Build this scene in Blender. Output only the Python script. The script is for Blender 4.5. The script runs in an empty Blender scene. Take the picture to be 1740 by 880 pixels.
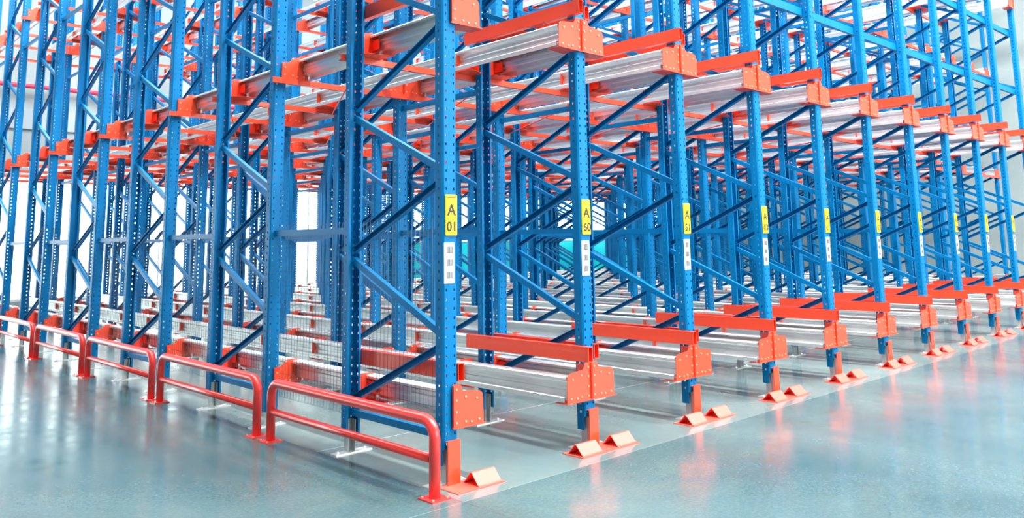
import bpy, bmesh, math, random
from mathutils import Vector, Matrix
random.seed(4)
S = bpy.context.scene
C = S.collection
PI = math.pi

# ---------------------------------------------------------------- camera
CAM = dict(x=-3.5764, y=-4.3954, z=1.5718, yaw=.7578, pit=.1453, roll=-.0153, f=1379.34, cy=210.07)
def make_camera():
    cam = bpy.data.cameras.new('camera'); o = bpy.data.objects.new('camera', cam); C.objects.link(o)
    y, p, r = CAM['yaw'], CAM['pit'], CAM['roll']
    fw = Vector((math.sin(y)*math.cos(p), math.cos(y)*math.cos(p), math.sin(p)))
    rt = Vector((math.cos(y), -math.sin(y), 0)); up = rt.cross(fw)
    r2 = rt*math.cos(r)+up*math.sin(r); u2 = up*math.cos(r)-rt*math.sin(r)
    m = Matrix((r2, u2, -fw)).transposed().to_4x4()
    m.translation = Vector((CAM['x'], CAM['y'], CAM['z']))
    o.matrix_world = m
    cam.sensor_fit = 'HORIZONTAL'; cam.sensor_width = 36
    cam.lens = CAM['f']/1740*36
    cam.shift_y = -(440-CAM['cy'])/1740
    cam.clip_start = .05; cam.clip_end = 300
    S.camera = o
make_camera()

# ---------------------------------------------------------------- world, lights, exposure
w = bpy.data.worlds.new('daylight'); S.world = w; w.use_nodes = True
bg = w.node_tree.nodes['Background']
bg.inputs[0].default_value = (.95, 1.0, 1.0, 1); bg.inputs[1].default_value = 5.0
S.view_settings.view_transform = 'Standard'; S.view_settings.look = 'None'
S.view_settings.gamma = 1; S.view_settings.use_curve_mapping = False
S.view_settings.exposure = 0.55
def area(name, loc, target, sx, sy, power, col=(1, 1, 1)):
    l = bpy.data.lights.new(name, 'AREA'); l.shape = 'RECTANGLE'; l.size = sx; l.size_y = sy
    l.energy = power; l.color = col
    o = bpy.data.objects.new(name, l); C.objects.link(o); o.location = loc
    o.rotation_euler = (Vector(target)-Vector(loc)).to_track_quat('-Z', 'Y').to_euler()
    return o
for n_, (lx, ly, sx_, sy_, pw) in enumerate(((-2.2, 7, .7, 24, 1500), (1.2, 8, .7, 17, 2100), (6.3, 8, .7, 17, 2100), (11.9, 8, .7, 17, 2100),
                                    (17.5, 9, .7, 15, 1500), (1.2, -5, .7, 8, 1400), (6.3, -5, .7, 8, 1400), (11.9, -5, .7, 8, 1400), (17.5, -5, .7, 8, 1000))):
    area('hall_light_strip', (lx, ly, 10.9), (lx, ly+.01, 0), sx_, sy_, pw, (1, 1, .98))
area('front_fill_light', (9, -16, 5), (7, 2, 2.0), 22, 6, 2300, (1, .99, .97))  # added fill lamp brightening the aisle-facing sides; the front wall has no window

# ---------------------------------------------------------------- materials
def mat(name, col, rough=.5, metal=0., spec=.5, coat=0.):
    m = bpy.data.materials.new(name); m.use_nodes = True
    b = m.node_tree.nodes['Principled BSDF']
    b.inputs['Base Color'].default_value = (*col, 1); b.inputs['Roughness'].default_value = rough
    b.inputs['Metallic'].default_value = metal
    b.inputs['Specular IOR Level'].default_value = spec
    b.inputs['Coat Weight'].default_value = coat
    return m
def noisy(m, col2, scale=20, lo=.4, hi=.7, stretch=None):
    nt = m.node_tree; b = nt.nodes['Principled BSDF']
    tc = nt.nodes.new('ShaderNodeTexCoord'); n = nt.nodes.new('ShaderNodeTexNoise')
    mp = nt.nodes.new('ShaderNodeMapping'); cr = nt.nodes.new('ShaderNodeMapRange'); mx = nt.nodes.new('ShaderNodeMix')
    mx.data_type = 'RGBA'
    n.inputs['Scale'].default_value = scale; n.inputs['Detail'].default_value = 5
    if stretch: mp.inputs['Scale'].default_value = stretch
    nt.links.new(tc.outputs['Object'], mp.inputs[0]); nt.links.new(mp.outputs[0], n.inputs['Vector'])
    cr.inputs['From Min'].default_value = lo; cr.inputs['From Max'].default_value = hi
    nt.links.new(n.outputs['Fac'], cr.inputs['Value']); nt.links.new(cr.outputs[0], mx.inputs['Factor'])
    mx.inputs['A'].default_value = b.inputs['Base Color'].default_value[:]; mx.inputs['B'].default_value = (*col2, 1)
    nt.links.new(mx.outputs['Result'], b.inputs['Base Color'])
    return m
M = {}
M['blue'] = noisy(mat('blue_powder_coat', (.0, .17, .42), .40, 0, .14, .0), (.0, .15, .37), 3)
M['red'] = mat('red_orange_powder_coat', (.88, .062, .018), .36, 0, .5, .3)
M['floorguard'] = mat('toplit_red_paint', (.92, .115, .075), .45, 0, .6, .5)  # same red made paler and glossier, standing in for strong light from above
M['guard'] = mat('red_tube_paint', (.84, .04, .035), .3, 0, .5, .3)
M['zinc'] = noisy(mat('galvanised_steel', (.82, .85, .84), .34, .68), (.68, .71, .71), 9, .35, .7, (1, .3, 1))
M['bolt'] = mat('zinc_bolt', (.95, .50, .32), .4, .5)
M['yellow'] = mat('yellow_sign', (1., .66, .0), .5)
M['white'] = mat('white_label', (.9, .9, .88), .5)
M['black'] = mat('black_print', (.02, .02, .02), .6)
M['grey'] = mat('grey_print', (.10, .10, .12), .6)
M['mesh'] = mat('dark_wire', (.10, .12, .14), .5, .3)
M['wall'] = noisy(mat('pale_wall_panel', (.33, .39, .39), .6), (.28, .34, .35), .6)
M['stem'] = mat('weathered_zinc', (.42, .47, .48), .45, .5)
M['far'] = mat('grey_wall', (.20, .23, .24), .6)
M['frame'] = mat('window_frame_paint', (.75, .8, .8), .4)
M['band'] = mat('grey_wall_band', (.35, .42, .44), .5)
M['teal'] = mat('teal_panel', (.0, .62, .68), .4)
M['pink'] = mat('crimson_pipe', (.75, .03, .09), .4)

def glass_mat():
    m = bpy.data.materials.new('window_glass'); m.use_nodes = True; nt = m.node_tree; nt.nodes.clear()
    o = nt.nodes.new('ShaderNodeOutputMaterial'); t = nt.nodes.new('ShaderNodeBsdfTransparent')
    g = nt.nodes.new('ShaderNodeBsdfGlossy'); mx = nt.nodes.new('ShaderNodeMixShader')
    g.inputs['Roughness'].default_value = .05; mx.inputs[0].default_value = .08
    t.inputs[0].default_value = (.96, 1, 1, 1)
    nt.links.new(t.outputs[0], mx.inputs[1]); nt.links.new(g.outputs[0], mx.inputs[2]); nt.links.new(mx.outputs[0], o.inputs[0])
    return m
M['glass'] = glass_mat()

def floor_mat():
    m = bpy.data.materials.new('polished_concrete'); m.use_nodes = True; nt = m.node_tree
    b = nt.nodes['Principled BSDF']; N = nt.nodes.new; L = nt.links.new
    tc = N('ShaderNodeTexCoord'); sep = N('ShaderNodeSeparateXYZ'); L(tc.outputs['Object'], sep.inputs[0])
    def noise(sc, det=6, rough=.6, dist=0.):
        n = N('ShaderNodeTexNoise'); n.inputs['Scale'].default_value = sc; n.inputs['Detail'].default_value = det
        n.inputs['Roughness'].default_value = rough; n.inputs['Distortion'].default_value = dist
        L(tc.outputs['Object'], n.inputs['Vector']); return n
    def ramp(src, lo, hi, a=0., c=1.):
        r = N('ShaderNodeMapRange'); r.inputs[1].default_value = lo; r.inputs[2].default_value = hi
        r.inputs[3].default_value = a; r.inputs[4].default_value = c; L(src, r.inputs[0]); return r.outputs[0]
    def mix(f, a, c):
        x = N('ShaderNodeMix'); x.data_type = 'RGBA'; L(f, x.inputs['Factor'])
        for k, v in (('A', a), ('B', c)):
            if isinstance(v, tuple): x.inputs[k].default_value = (*v, 1)
            else: L(v, x.inputs[k])
        return x.outputs['Result']
    n1 = noise(.55, 8, .62, .6); n2 = noise(3.2, 8, .7); n3 = noise(38, 4, .8)
    c = mix(ramp(n1.outputs[0], .36, .64), (.040, .092, .098), (.095, .150, .150))
    c = mix(ramp(n2.outputs[0], .42, .66, 0, .55), c, (.045, .11, .135))
    c = mix(ramp(n3.outputs[0], .45, .75, 0, .30), c, (.22, .29, .29))
    def line(axis, pos, width, every=None):
        s = N('ShaderNodeMath'); s.operation = 'SUBTRACT'; L(sep.outputs[axis], s.inputs[0]); s.inputs[1].default_value = pos
        src = s.outputs[0]
        if every:
            pp = N('ShaderNodeMath'); pp.operation = 'PINGPONG'; L(src, pp.inputs[0]); pp.inputs[1].default_value = every/2; src = pp.outputs[0]
        a = N('ShaderNodeMath'); a.operation = 'ABSOLUTE'; L(src, a.inputs[0])
        t = N('ShaderNodeMath'); t.operation = 'LESS_THAN'; L(a.outputs[0], t.inputs[0]); t.inputs[1].default_value = width/2
        return t.outputs[0]
    gy = N('ShaderNodeMath'); gy.operation = 'GREATER_THAN'; L(sep.outputs[1], gy.inputs[0]); gy.inputs[1].default_value = -.34
    gx = N('ShaderNodeMath'); gx.operation = 'GREATER_THAN'; L(sep.outputs[0], gx.inputs[0]); gx.inputs[1].default_value = -.2
    gm = N('ShaderNodeMath'); gm.operation = 'MULTIPLY'; L(gy.outputs[0], gm.inputs[0]); L(gx.outputs[0], gm.inputs[1])
    slab = mix(ramp(n1.outputs[0], .36, .64), (.10, .155, .158), (.165, .22, .215))
    c = mix(gm.outputs[0], c, mix(ramp(n3.outputs[0], .45, .75, 0, .3), slab, (.15, .20, .20)))
    c = mix(line(0, -.2, .006, 5.6), c, (.06, .10, .11))
    c = mix(line(1, -.34, .006, 6.0), c, (.20, .27, .27))
    gt = N('ShaderNodeMath'); gt.operation = 'GREATER_THAN'; L(sep.outputs[0], gt.inputs[0]); gt.inputs[1].default_value = -.2
    def inside(m_):
        x = N('ShaderNodeMath'); x.operation = 'MULTIPLY'; L(m_, x.inputs[0]); L(gt.outputs[0], x.inputs[1]); return x.outputs[0]
    c = mix(inside(line(1, 1.42, .016)), c, (.34, .38, .38))
    c = mix(inside(line(1, 1.405, .010)), c, (.10, .15, .16))
    L(c, b.inputs['Base Color'])
    rr = ramp(n2.outputs[0], .3, .7, .10, .26); L(rr, b.inputs['Roughness'])
    b.inputs['Specular IOR Level'].default_value = .55
    bm_ = N('ShaderNodeBump'); bm_.inputs['Strength'].default_value = .04; bm_.inputs['Distance'].default_value = .01
    nb = noise(5, 3, .5); L(nb.outputs[0], bm_.inputs['Height']); L(bm_.outputs[0], b.inputs['Normal'])
    return m
M['floor'] = floor_mat()

# ---------------------------------------------------------------- helpers
def box(bm, x0, x1, y0, y1, z0, z1, mi=0):
    v = [bm.verts.new(p) for p in ((x0,y0,z0),(x1,y0,z0),(x1,y1,z0),(x0,y1,z0),(x0,y0,z1),(x1,y0,z1),(x1,y1,z1),(x0,y1,z1))]
    for f in ((0,3,2,1),(4,5,6,7),(0,1,5,4),(1,2,6,5),(2,3,7,6),(3,0,4,7)):
        bm.faces.new([v[i] for i in f]).material_index = mi
def prism(bm, pts, fn, d0, d1, mi=0):
    """closed 2-D outline pts extruded between d0 and d1; fn(a,b,d)->xyz"""
    a = [bm.verts.new(fn(p[0], p[1], d0)) for p in pts]; b = [bm.verts.new(fn(p[0], p[1], d1)) for p in pts]
    n = len(pts)
    for i in range(n): bm.faces.new((a[i], a[(i+1)%n], b[(i+1)%n], b[i])).material_index = mi
    bm.faces.new(a[::-1]).material_index = mi; bm.faces.new(b).material_index = mi
def sheet(bm, line, t, fn, d0, d1, mi=0):
    """open 2-D polyline given thickness t, extruded from d0 to d1 along fn's third axis"""
    n = len(line); L = []; R = []
    for i, p in enumerate(line):
        q0 = Vector(line[max(i-1,0)]); q1 = Vector(line[min(i+1,n-1)]); pv = Vector(p)
        ds = []
        if i > 0: ds.append((pv-q0).normalized())
        if i < n-1: ds.append((q1-pv).normalized())
        d = sum(ds, Vector((0,0)));  d = d.normalized() if d.length > 1e-6 else ds[0]
        nn = Vector((-d.y, d.x)); k = 1/max(.5, nn.dot(Vector((-ds[0].y, ds[0].x))))
        L.append(pv+nn*t/2*k); R.append(pv-nn*t/2*k)
    ol = L+R[::-1]
    a = [bm.verts.new(fn(p.x, p.y, d0)) for p in ol]; b = [bm.verts.new(fn(p.x, p.y, d1)) for p in ol]
    N = len(ol)
    for i in range(N): bm.faces.new((a[i], a[(i+1)%N], b[(i+1)%N], b[i])).material_index = mi
    for i in range(n-1):
        bm.faces.new((a[i], a[N-1-i], a[N-2-i], a[i+1])).material_index = mi
        bm.faces.new((b[i], b[i+1], b[N-2-i], b[N-1-i])).material_index = mi
def tube(bm, path, r, seg=14, mi=0):
    pts = [Vector(p) for p in path]; rings = []; ref = None
    for i, p in enumerate(pts):
        d = (pts[min(i+1, len(pts)-1)]-pts[max(i-1, 0)]).normalized()
        if ref is None: ref = d.orthogonal().normalized()
        ref = (ref-d*ref.dot(d)).normalized(); s = d.cross(ref)
        rings.append([bm.verts.new(p+(ref*math.cos(2*PI*k/seg)+s*math.sin(2*PI*k/seg))*r) for k in range(seg)])
    for a, b in zip(rings, rings[1:]):
        for k in range(seg):
            f = bm.faces.new((a[k], a[(k+1)%seg], b[(k+1)%seg], b[k])); f.smooth = True; f.material_index = mi
    bm.faces.new(rings[0][::-1]); bm.faces.new(rings[-1])
def disc(bm, c, ax, r, h, mi=1, seg=6):
    c = Vector(c); ax = Vector(ax); tube(bm, [c, c+ax*h], r, seg, mi)
    for f in bm.faces[-(seg+2):]: f.material_index = mi; f.smooth = False
def mesh(name, bm, mats):
    bmesh.ops.recalc_face_normals(bm, faces=bm.faces)
    me = bpy.data.meshes.new(name); bm.to_mesh(me); bm.free()
    for m in (mats if isinstance(mats, (list, tuple)) else [mats]): me.materials.append(m)
    return me
def obj(name, me, parent=None, loc=(0,0,0), rotz=0):
    o = bpy.data.objects.new(name, me); C.objects.link(o); o.location = loc; o.rotation_euler[2] = rotz
    if parent: o.parent = parent
    return o
def tag(o, label, cat, group=None):
    o['label'] = label; o['category'] = cat
    if group: o['group'] = group
    return o
def thing(name, label, cat, loc, group=None):
    return tag(obj(name, None, None, loc), label, cat, group)
def struct(name, bm, m):
    o = obj(name, mesh(name, bm, m)); o['kind'] = 'structure'; return o
ORD = ['first','second','third','fourth','fifth','sixth','seventh','eighth','ninth','tenth','eleventh','twelfth','thirteenth','fourteenth','fifteenth','sixteenth']

# ---------------------------------------------------------------- dimensions
PITCH = 1.4; X0 = -.02; NP = 11; NX = 16              # lines of frames
ROW = 1.255; NF = 7                          # frames in depth
DEP = 1.275                                  # outer depth of a frame
LEV = [0., 2.78, 5.54, 8.30]                 # added to the first level
TOP = 9.6
def px(i): return X0+PITCH*i
def fy(f): return 2*ROW*f

# ---------------------------------------------------------------- room
bm = bmesh.new(); box(bm, -14.2, 23.7, -18.2, 20.2, -.2, 0); struct('floor', bm, M['floor'])
def wall_with_openings(name, length, z1, holes, fn, th=.2):
    bm = bmesh.new(); xs = sorted({0., length, *[h[0] for h in holes], *[h[1] for h in holes]})
    for a, b in zip(xs, xs[1:]):
        zz = [0.]
        for h in holes:
            if h[0] <= a+1e-6 and h[1] >= b-1e-6: zz += [h[2], h[3]]
        zz.append(z1)
        for k in range(0, len(zz), 2):
            p, q = fn(a, zz[k], 0), fn(b, zz[k+1], th)
            if zz[k+1]-zz[k] > 1e-4:
                box(bm, min(p[0],q[0]), max(p[0],q[0]), min(p[1],q[1]), max(p[1],q[1]), p[2], q[2])
    return struct(name, bm, M['wall'])
BW = 20.0; RW = 23.5
wall_with_openings('wall_back', RW+14, 11.5, [(0, 37.4, .25, 3.5)], lambda a, z, d: (-14+a, BW+d, z))
wall_with_openings('wall_right', 38.2, 11.5, [(33.6, 37.8, .25, 3.5)], lambda a, z, d: (RW+d, -18+a, z))
bm = bmesh.new(); box(bm, -14.2, -14, -18, 20, 0, 11.5); struct('wall_left', bm, M['far'])
bm = bmesh.new(); box(bm, -14, RW, -18.2, -18, 0, 11.5); struct('wall_front', bm, M['far'])
bm = bmesh.new(); box(bm, -14.2, 23.7, -18.2, 20.2, 11.5, 11.7); struct('ceiling', bm, M['wall'])
def window(n, a0, a1, z0, z1, fn, cols, mid=None):
    bm = bmesh.new()
    def b(a, c, z, y, d0, d1):
        p, q = fn(a, z, d0), fn(c, y, d1)
        box(bm, min(p[0],q[0]), max(p[0],q[0]), min(p[1],q[1]), max(p[1],q[1]), z, y)
    b(a0, a1, z0, z0+.06, .04, .14); b(a0, a1, z1-.06, z1, .04, .14)
    if mid: b(a0, a1, mid-.03, mid+.03, .04, .14)
    for k in range(cols+1):
        a = a0+(a1-a0-.06)*k/cols; b(a, a+.06, z0+.06, z1-.06, .05, .13)
    o = struct('window_%d' % n, bm, M['frame'])
    bm = bmesh.new(); b(a0+.02, a1-.02, (mid or z0)+.02, z1-.02, .085, .095)
    obj('pane', mesh('pane', bm, M['glass']), o)
    if mid:
        bm = bmesh.new(); b(a0+.02, a1-.02, z0+.02, mid-.02, .07, .11)
        obj('lower_panel', mesh('lower_panel', bm, M['teal']), o)
window(1, 0, 26.6, .25, 3.5, lambda a, z, d: (-14+a, BW+d, z), 11)
window(2, 26.6, 37.4, .25, 3.5, lambda a, z, d: (-14+a, BW+d, z), 6, 1.65)
window(3, 33.6, 37.8, .25, 3.5, lambda a, z, d: (RW+d, -18+a, z), 3, 1.65)
bm = bmesh.new(); box(bm, -12, RW, BW-.06, BW, 4.75, 5.3); struct('trim_1', bm, M['band'])
bm = bmesh.new(); tube(bm, [(-12, BW-.25, 5.87), (RW-.3, BW-.25, 5.87)], .06)
for k in range(12): box(bm, -11+2.4*k, -10.96+2.4*k, BW-.25, BW-.002, 5.85, 5.89)
tag(obj('sprinkler_pipe', mesh('sprinkler_pipe', bm, M['pink'])), 'long crimson pipe running level along the pale far wall above the windows', 'pipe')

# ---------------------------------------------------------------- upright post (web outward at y=0 facing -Y, open side +Y)
def post_mesh(name, zweb, zfl):
    """perforated open section; strips across the unrolled section, holes left out of web and flanges"""
    W, D, R, LIP = .062, .085, .012, .020
    sec = [(-W+LIP, D), (-W, D), (-W, .054), (-W, .040), (-W, R), (-W+R, 0), (-.040, 0), (-.028, 0), (.028, 0), (.040, 0),
           (W-R, 0), (W, R), (W, .040), (W, .054), (W, D), (W-LIP, D)]
    holes_web = {6, 8}; holes_fl = {2, 12}
    pit = .0625
    bm = bmesh.new(); cols = []
    zs = [zfl]; z = .25
    if zweb > zfl: zs.append(zweb)
    while z < TOP-.05:
        zs += [z, z+.018]; z += pit
    zs.append(TOP); zs = sorted(set(zs))
    for p in sec: cols.append([bm.verts.new((p[0], p[1], z)) for z in zs])
    for r in range(len(zs)-1):
        h = abs((zs[r+1]-zs[r])-.018) < .0015
        for k in range(len(sec)-1):
            if h and (k in holes_web or k in holes_fl): continue
            if zs[r] < zweb-1e-6 and 4 <= k <= 10: continue
            bm.faces.new((cols[k][r], cols[k+1][r], cols[k+1][r+1], cols[k][r+1]))
    bmesh.ops.recalc_face_normals(bm, faces=bm.faces)
    bmesh.ops.solidify(bm, geom=bm.faces[:], thickness=.003)
    return mesh(name, bm, M['blue'])
POST_F = post_mesh('front_upright', .225, .125)
POST = post_mesh('upright', .125, .125)
# foot under each post: plate on the floor, grey stem
def foot_mesh():
    bm = bmesh.new()
    box(bm, -.17, .15, .01, .095, 0, .008)
    sheet(bm, [(-.03, .07), (-.03, .014), (.03, .014), (.03, .07)], .004, lambda a, b, d: (a, b, d), .008, .24, 1)
    for x in (-.13, .11): disc(bm, (x, .05, .008), (0,0,1), .011, .012, 0)
    return mesh('base_plate', bm, [M['zinc'], M['stem']])
FOOT = foot_mesh()
# braces
def brace_mesh(name, p, q, w=.045, s=1):
    """C-channel between node points p,q in the frame plane (y,z)"""
    p = Vector(p); q = Vector(q); d = (q-p).normalized(); n = Vector((-d.y, d.x)); ln = (q-p).length
    if n.y < 0: n = -n
    bm = bmesh.new()
    sheet(bm, [(.018*s, w/2), (-.018*s, w/2), (-.018*s, -w/2), (.018*s, -w/2)], .004,
          lambda x, a, t: (x, (p+d*t+n*a).x, (p+d*t+n*a).y), 0, ln)
    for e in (p+d*.018, q-d*.018): disc(bm, (-.020, e.x, e.y), (-1,0,0), .011, .006, 0, 8)
    return mesh(name, bm, M['blue'])
YF, YR = .072, DEP-.072
BR = []
for n in range(8):
    zr = .36+1.13*n; zf = .92+1.13*n
    BR.append(brace_mesh('brace', (YR, zr+.035), (YF, zf-.035), .045, -1))
    if zr+1.13 < TOP-.1: BR.append(brace_mesh('brace', (YF, zf+.035), (YR, zr+1.13-.035)))
BOT = brace_mesh('brace', (YR, .30), (YF, .30))
# signs
def text_mesh(s, size, name):
    cu = bpy.data.curves.new('txt', 'FONT'); cu.body = s; cu.size = size; cu.align_x = 'CENTER'; cu.align_y = 'CENTER'; cu.extrude = .0006; cu.offset = .0020
    o = bpy.data.objects.new('txt', cu); C.objects.link(o)
    bpy.context.view_layer.update(); dg = bpy.context.evaluated_depsgraph_get()
    me = bpy.data.meshes.new_from_object(o.evaluated_get(dg)); me.name = name
    C.objects.unlink(o); bpy.data.objects.remove(o); me.materials.clear(); me.materials.append(M['black'])
    me.transform(Matrix.Rotation(PI/2, 4, 'X')); return me
TXT = {}
def letters(s, size):
    if (s, size) not in TXT: TXT[(s, size)] = text_mesh(s, size, 'letter')
    return TXT[(s, size)]
bm = bmesh.new(); box(bm, -.052, .052, -.010, 0, -.14, .14); bmesh.ops.bevel(bm, geom=bm.edges[:], offset=.004, segments=2, affect='EDGES')
SIGN = mesh('location_sign', bm, M['yellow'])
bm = bmesh.new(); box(bm, -.040, .040, -.0112, -.010, .118, .123); SLINE = mesh('header_line', bm, M['grey'])
bm = bmesh.new(); box(bm, -.045, .045, -.003, 0, -.138, .138); LABEL = mesh('barcode_label', bm, M['white'])
def bars():
    bm = bmesh.new(); rnd = random.Random(3)
    for zc in (0,):
        x = -.024
        while x < .026:
            wd = rnd.choice((.003, .004, .006)); box(bm, x, x+wd, -.0038, -.003, zc-.018, zc+.026); x += wd+rnd.choice((.0018, .003))
        box(bm, -.024, .028, -.0037, -.003, zc-.020, zc-.016)
    return mesh('barcode', bm, M['grey'])
BARS = bars()
NUM = ['01', '60', '51', '03', '01', '03', '12', '08', '0', '0', '0']

def make_frame(i, f):
    front = f == 0
    if front: lab = 'blue rack frame on the front aisle with yellow sign, %s from the corner' % ORD[i]
    else: lab = 'blue rack frame, %s line from the guard rail side, %s back from the aisle' % (ORD[i], ORD[f])
    r = thing('rack_frame', lab, 'rack frame', (px(i), fy(f), 0), 'blue upright frames of the racking')
    obj('upright', POST_F if front else POST, r)
    obj('upright', POST, r, (0, DEP, 0), PI)
    obj('base_plate', FOOT, r); obj('base_plate', FOOT, r, (0, DEP, 0), PI)
    for b in BR: obj('brace', b, r)
    if i == 0: obj('brace', BOT, r)
    if front:
        s = obj('location_sign', SIGN, r, (.005, -.001, 1.766)); s['label'] = 'yellow location sign with black characters'
        obj('lettering', letters('A', .11), s, (0, -.0106, .030)); obj('lettering', letters(NUM[i], .092), s, (.003, -.0106, -.083))
        obj('header_line', SLINE, s)
        l = obj('barcode_label', LABEL, r, (-.010, -.001, 1.44)); l['label'] = 'white label strip with three grey barcodes'
        for zc in (.085, 0, -.085): obj('barcode', BARS, l, (0, 0, zc))
    return r
for i in range(NX):
    for f in range(NF):
        if i < NP or f: make_frame(i, f)

# ---------------------------------------------------------------- shuttle rails with their brackets
def rail_mesh(sgn, L):
    line = [(.182, .512), (.182, .538), (.192, .546), (.246, .546), (.256, .538), (.256, .52), (.222, .512),
            (.222, .475), (.214, .468), (.214, .445), (.222, .438), (.222, .402), (.285, .398), (.290, .392), (.290, .358)]
    line = [(.182, .522), (.182, .538), (.190, .546), (.262, .546), (.270, .538), (.270, .522), (.238, .510), (.232, .500),
            (.232, .475), (.224, .468), (.224, .447), (.232, .440), (.232, .402), (.286, .400), (.290, .396), (.290, .362)]
    bm = bmesh.new()
    sheet(bm, [(sgn*a, b) for a, b in line], .003, lambda a, b, d: (a, d, b), 0, L)
    return mesh('shuttle_rail', bm, M['zinc'])
RL = 2*ROW*(NF-1)+DEP-.01
RAIL = {s: rail_mesh(s, RL) for s in (-1, 1)}
RAILB = {s: rail_mesh(s, RL-2*ROW) for s in (-1, 1)}
def bracket_mesh(sgn, inner=False):
    """red bracket: face plate in front of the post (y=-.012) reaching sideways, fold at the centre, ledge below"""
    bm = bmesh.new(); X = lambda a: sgn*a
    if inner:
        ol = [(.004, .352), (.004, .500), (.082, .508), (.094, .520)]
        for k in range(5):
            t = PI*(1-k/5*.5); ol.append((.146+.050*math.cos(t), .517+.045*math.sin(t)))
        for k in range(5):
            t = PI/2*(1-k/4); ol.append((.216+.060*math.cos(t), .502+.060*math.sin(t)))
        ol += [(.276, .44), (.276, .352)]
    else:
        ol = [(.004, .352), (.004, .628), (.02, .636), (.072, .630), (.084, .600), (.10, .585), (.215, .575)]
        for k in range(5):
            t = PI/2*(1-k/4); ol.append((.228+.045*math.cos(t), .528+.045*math.sin(t)))
        ol += [(.276, .40), (.276, .352)]
    prism(bm, [(X(a), b) for a, b in ol], lambda a, b, d: (a, d, b), -.016, -.011)
    # fold along the seam and stiffening fold
    box(bm, min(X(.003), X(.008)), max(X(.003), X(.008)), -.030, -.016, .360, .49 if inner else .628)
    # side cheek against the post and back plate holding the rail
    box(bm, min(X(.066), X(.071)), max(X(.066), X(.071)), -.011, .070, .356, .50 if inner else .625)
    box(bm, min(X(.200), X(.205)), max(X(.200), X(.205)), -.011, .10, .412, .500)
    # ledge under the rail
    prism(bm, [(X(.071), -.011), (X(.280), -.016), (X(.292), -.016), (X(.292), .20 if inner else .10), (X(.071), .13)],
          lambda a, b, d: (a, b, d), .347, .352)
    prism(bm, [(X(.004), -.016), (X(.004), -.024), (X(.276), -.036), (X(.290), -.030), (X(.290), -.016)], lambda a, b, d: (a, b, d), .349, .354)
    for x, z in ((.035, .455), (.035, .385), (.115, .545), (.215, .525), (.115, .385), (.165, .378), (.235, .385))+(() if inner else ((.035, .60), (.035, .53))):
        disc(bm, (X(x), -.016, z), (0,-1,0), .0075, .006, 1)
    return mesh('support_bracket', bm, [M['red'], M['bolt']])
BRK = {s: bracket_mesh(s) for s in (-1, 1)}
BRI = {s: bracket_mesh(s, True) for s in (-1, 1)}
LN = ['lowest', 'second', 'third', 'top']
for i in range(NX):
    f0 = 0 if i < NP else 1
    for s in (-1, 1):
        if (i == 0 and s < 0) or (i == NX-1 and s > 0): continue
        for li, dz in enumerate(LEV):
            side = 'right' if s > 0 else 'left'
            late = f0 or (i == NP-1 and s > 0)
            r = thing('shuttle_rail', 'long galvanised shuttle rail, %s side of the %s line of frames, %s level' % (side, ORD[i], LN[li]),
                      'rail', (px(i), fy(1)+.005 if late else .005, dz), 'galvanised shuttle rails')
            obj('rail_profile', (RAILB if late else RAIL)[s], r)
            if li == 3: continue
            o0 = fy(1) if late else 0
            for f in range(1 if late else 0, NF):
                obj('support_bracket', (BRK if f == 0 else BRI)[s], r, (0, fy(f)-.005-o0, 0))
                obj('support_bracket', BRI[-s], r, (0, fy(f)+DEP-.005-o0, 0), PI)

# ---------------------------------------------------------------- red guide beams on the front frames
def beam_mesh(a, b, y0, y1):
    bm = bmesh.new(); t = .004; z0, z1 = .648, .762
    sheet(bm, [(a+t/2, z1-.03), (a+t/2, z0+t/2), (b-t/2, z0+t/2), (b-t/2, z1-t/2), (a+t/2, z1-t/2), (a+t/2, z1-.031)], t, lambda x, z, d: (x, d, z), y0, y1)
    return mesh('guide_beam', bm, [M['red'], M['bolt']])
BEAM = {-1: beam_mesh(-.118, -.066, -.10, 1.36), 1: beam_mesh(.066, .118, .0, 1.36)}
for i in range(NP):
    for s in (-1, 1):
        if (i == 0 and s < 0) or (i == NP-1 and s > 0): continue
        for li, dz in enumerate(LEV[:3]):
            side = 'right' if s > 0 else 'left'
            o = obj('guide_beam', BEAM[s], None, (px(i), 0, dz))
            tag(o, 'red box guide beam, %s side of the %s front frame, %s level' % (side, ORD[i], LN[li]), 'beam', 'red guide beams at the lane mouths')

# ---------------------------------------------------------------- red ties across the lanes (level 2 up), behind the front row
def tie_mesh(n):
    bm = bmesh.new(); L = PITCH*(n-1)
    sheet(bm, [(.018, -.024), (-.018, -.024), (-.018, .024), (.018, .024)], .004, lambda a, b, d: (d, a, b), -.10, L+.10)
    return mesh('cross_tie', bm, M['red'])
TIE = tie_mesh(NX); TIE1 = tie_mesh(NP)
for li, dz in enumerate(LEV[1:3], 1):
    for f in range(NF):
        for e in (0, 1):
            if f == 0 and e == 0: continue
            y = fy(f)-.030 if e == 0 else fy(f)+DEP+.030
            o = obj('cross_tie', TIE1 if f == 0 else TIE, None, (X0, y, .350+dz-.030))
            n = 2*f+e+1
            tag(o, 'red tie across the lanes, %s level, at the %s row of posts' % (LN[li], ORD[n-1]), 'tie beam', 'red ties across the lanes')
# thin red rods bracing the second level
k = 0
for (i, r0) in ((0, 1), (1, 1), (2, 1), (3, 1), (0, 3), (1, 3), (2, 3), (4, 1), (6, 1)):
    y0 = r0*ROW+.06; y1 = (r0+2)*ROW
    bm = bmesh.new(); tube(bm, [(0, 0, 0), (PITCH-.2, y1-y0, 0)], .008, 6)
    o = obj('brace_rod', mesh('brace_rod', bm, M['red']), None, (px(i)+.1, y0, 3.065))
    tag(o, 'thin red diagonal rod below second level, beside the %s line of frames, %s bay' % (ORD[i], 'near' if r0 == 1 else 'farther'), 'rod', 'red bracing rods')

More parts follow.
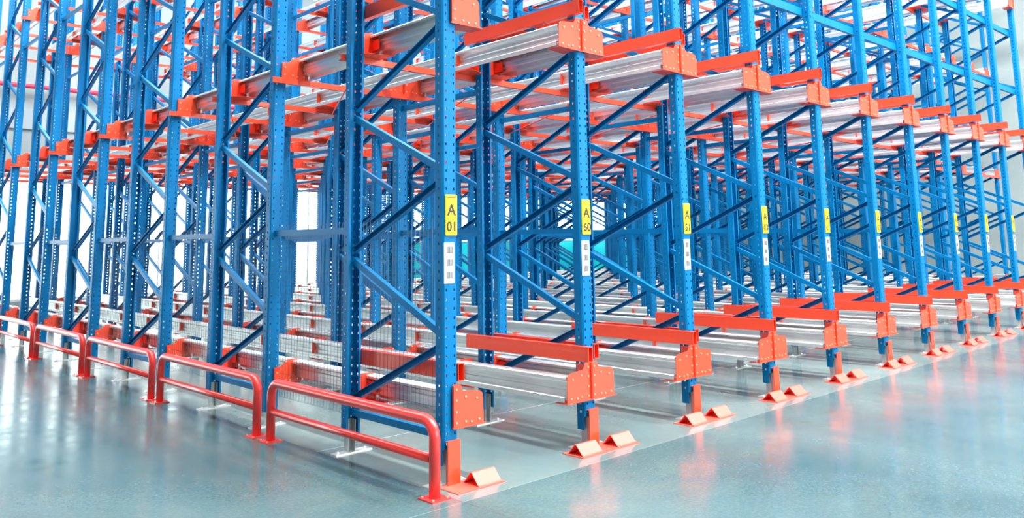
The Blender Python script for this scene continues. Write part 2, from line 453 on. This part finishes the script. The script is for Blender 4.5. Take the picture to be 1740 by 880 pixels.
# ---------------------------------------------------------------- blue spacers between frames one behind another
bm = bmesh.new()
sheet(bm, [(.015, .024), (-.015, .024), (-.015, -.024), (.015, -.024)], .004, lambda x, a, t: (x, t, a), .0, 2*ROW-DEP)
SPC = mesh('row_spacer', bm, M['blue'])
for i in range(NX):
    for f in range(0 if i < NP else 1, NF-1):
        for hi, z in enumerate((1.685, 2.98, 5.30)):
            if i == 0 and hi == 1: continue
            o = obj('row_spacer', SPC, None, (px(i), fy(f)+DEP, z))
            tag(o, 'blue spacer between %s and %s frames of %s line, %s' % (ORD[f], ORD[f+1], ORD[i], ('at eye height', 'under second level', 'under third level')[hi]), 'spacer', 'blue row spacers')
# blue beams tying the front frames together high up
for z, nm in ((4.27, 'lower'), (5.41, 'upper')):
    bm = bmesh.new()
    sheet(bm, [(.02, .045), (-.02, .045), (-.02, -.045), (.02, -.045)], .004, lambda a, b, d: (d, a, b), 0, PITCH*(NP-1))
    tag(obj('cross_beam', mesh('cross_beam', bm, M['blue']), None, (X0, .112, z)), 'long blue channel beam across the front frames high up, the %s of two' % nm, 'beam')

# ---------------------------------------------------------------- wire mesh along the guard rail side
def panel_mesh(L, z0=.26, z1=1.75):
    bm = bmesh.new(); n = round(L/.05); r = .0014
    for k in range(n+1):
        y = L*k/n; tube(bm, [(0, y, z0), (0, y, z1)], r, 4)
    m = round((z1-z0)/.10)
    for k in range(m+1):
        z = z0+(z1-z0)*k/m; tube(bm, [(.0025, 0, z), (.0025, L, z)], r, 4)
    return mesh('mesh_panel', bm, M['mesh'])
PA = panel_mesh(DEP-.19); PB = panel_mesh(2*ROW-DEP-.13)
for f in range(NF):
    tag(obj('mesh_panel', PA, None, (px(0)+.035, fy(f)+.095, 0)), 'dark wire mesh panel inside the %s frame beside the guard rails' % ORD[f], 'mesh panel', 'wire mesh panels')
    if f < NF-1:
        tag(obj('mesh_panel', PB, None, (px(0)+.035, fy(f)+DEP+.065, 0)), 'dark wire mesh panel in the gap behind the %s frame beside the guard rails' % ORD[f], 'mesh panel', 'wire mesh panels')

# ---------------------------------------------------------------- red floor guards at the front feet
def tent(x0, x1):
    bm = bmesh.new()
    sheet(bm, [(-.205, .006), (-.185, .010), (-.122, .078), (-.108, .078), (-.045, .010), (-.025, .006)], .005, lambda a, b, d: (d, a, b), x0, x1)
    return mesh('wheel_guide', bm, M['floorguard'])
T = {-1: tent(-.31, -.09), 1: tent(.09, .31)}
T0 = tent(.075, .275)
bm = bmesh.new(); box(bm, -.052, .052, -.036, -.028, .006, .285); box(bm, -.052, .052, -.030, -.008, .275, .281)
STRIP = mesh('post_shield', bm, M['red'])
for i in range(NP):
    r = thing('post_guard', 'red floor guard with upright shield and %s at the %s front post' % ('one folded ridge' if i == 0 else 'two folded ridges', ORD[i]), 'post guard', (px(i), 0, 0), 'red floor guards of the front posts')
    bm = bmesh.new(); a, b = (-.115, .29) if i == 0 else (-.33, .33)
    box(bm, a, b, -.215, -.0, 0, .006)
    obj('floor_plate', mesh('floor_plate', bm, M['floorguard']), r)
    obj('post_shield', STRIP, r)
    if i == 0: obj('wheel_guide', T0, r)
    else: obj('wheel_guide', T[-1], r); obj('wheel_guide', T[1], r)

# ---------------------------------------------------------------- red tubular guard rails
GL = 2.17; GH = .465
def hoop():
    R = .11; bm = bmesh.new(); P = [(0, 0, .008)]
    for k in range(9):
        t = PI-PI/2*k/8; P.append((0, R+R*math.cos(t), GH-R+R*math.sin(t)))
    for k in range(9):
        t = PI/2-PI/2*k/8; P.append((0, GL-R+R*math.cos(t), GH-R+R*math.sin(t)))
    P.append((0, GL, .008)); tube(bm, P, .036, 20); return mesh('hoop_tube', bm, M['guard'])
HOOP = hoop()
bm = bmesh.new(); tube(bm, [(0, .03, .235), (0, GL-.03, .235)], .028, 18); MID = mesh('middle_tube', bm, M['guard'])
bm = bmesh.new(); box(bm, -.075, .075, -.075, .075, 0, .009)
for x in (-.055, .055):
    for y in (-.055, .055): disc(bm, (x, y, .009), (0,0,1), .009, .007, 1)
GP = mesh('foot_plate', bm, [M['guard'], M['bolt']])
for n in range(7):
    w_ = 'nearest, at the corner of the racking' if n == 0 else '%s from the corner' % ORD[n]
    r = thing('guard_rail', 'red tubular floor guard rail with a middle bar, %s' % w_, 'guard rail', (-.285, -.165+2.415*n, 0), 'red tubular guard rails')
    obj('hoop_tube', HOOP, r); obj('middle_tube', MID, r); obj('foot_plate', GP, r); obj('foot_plate', GP, r, (0, GL, 0))
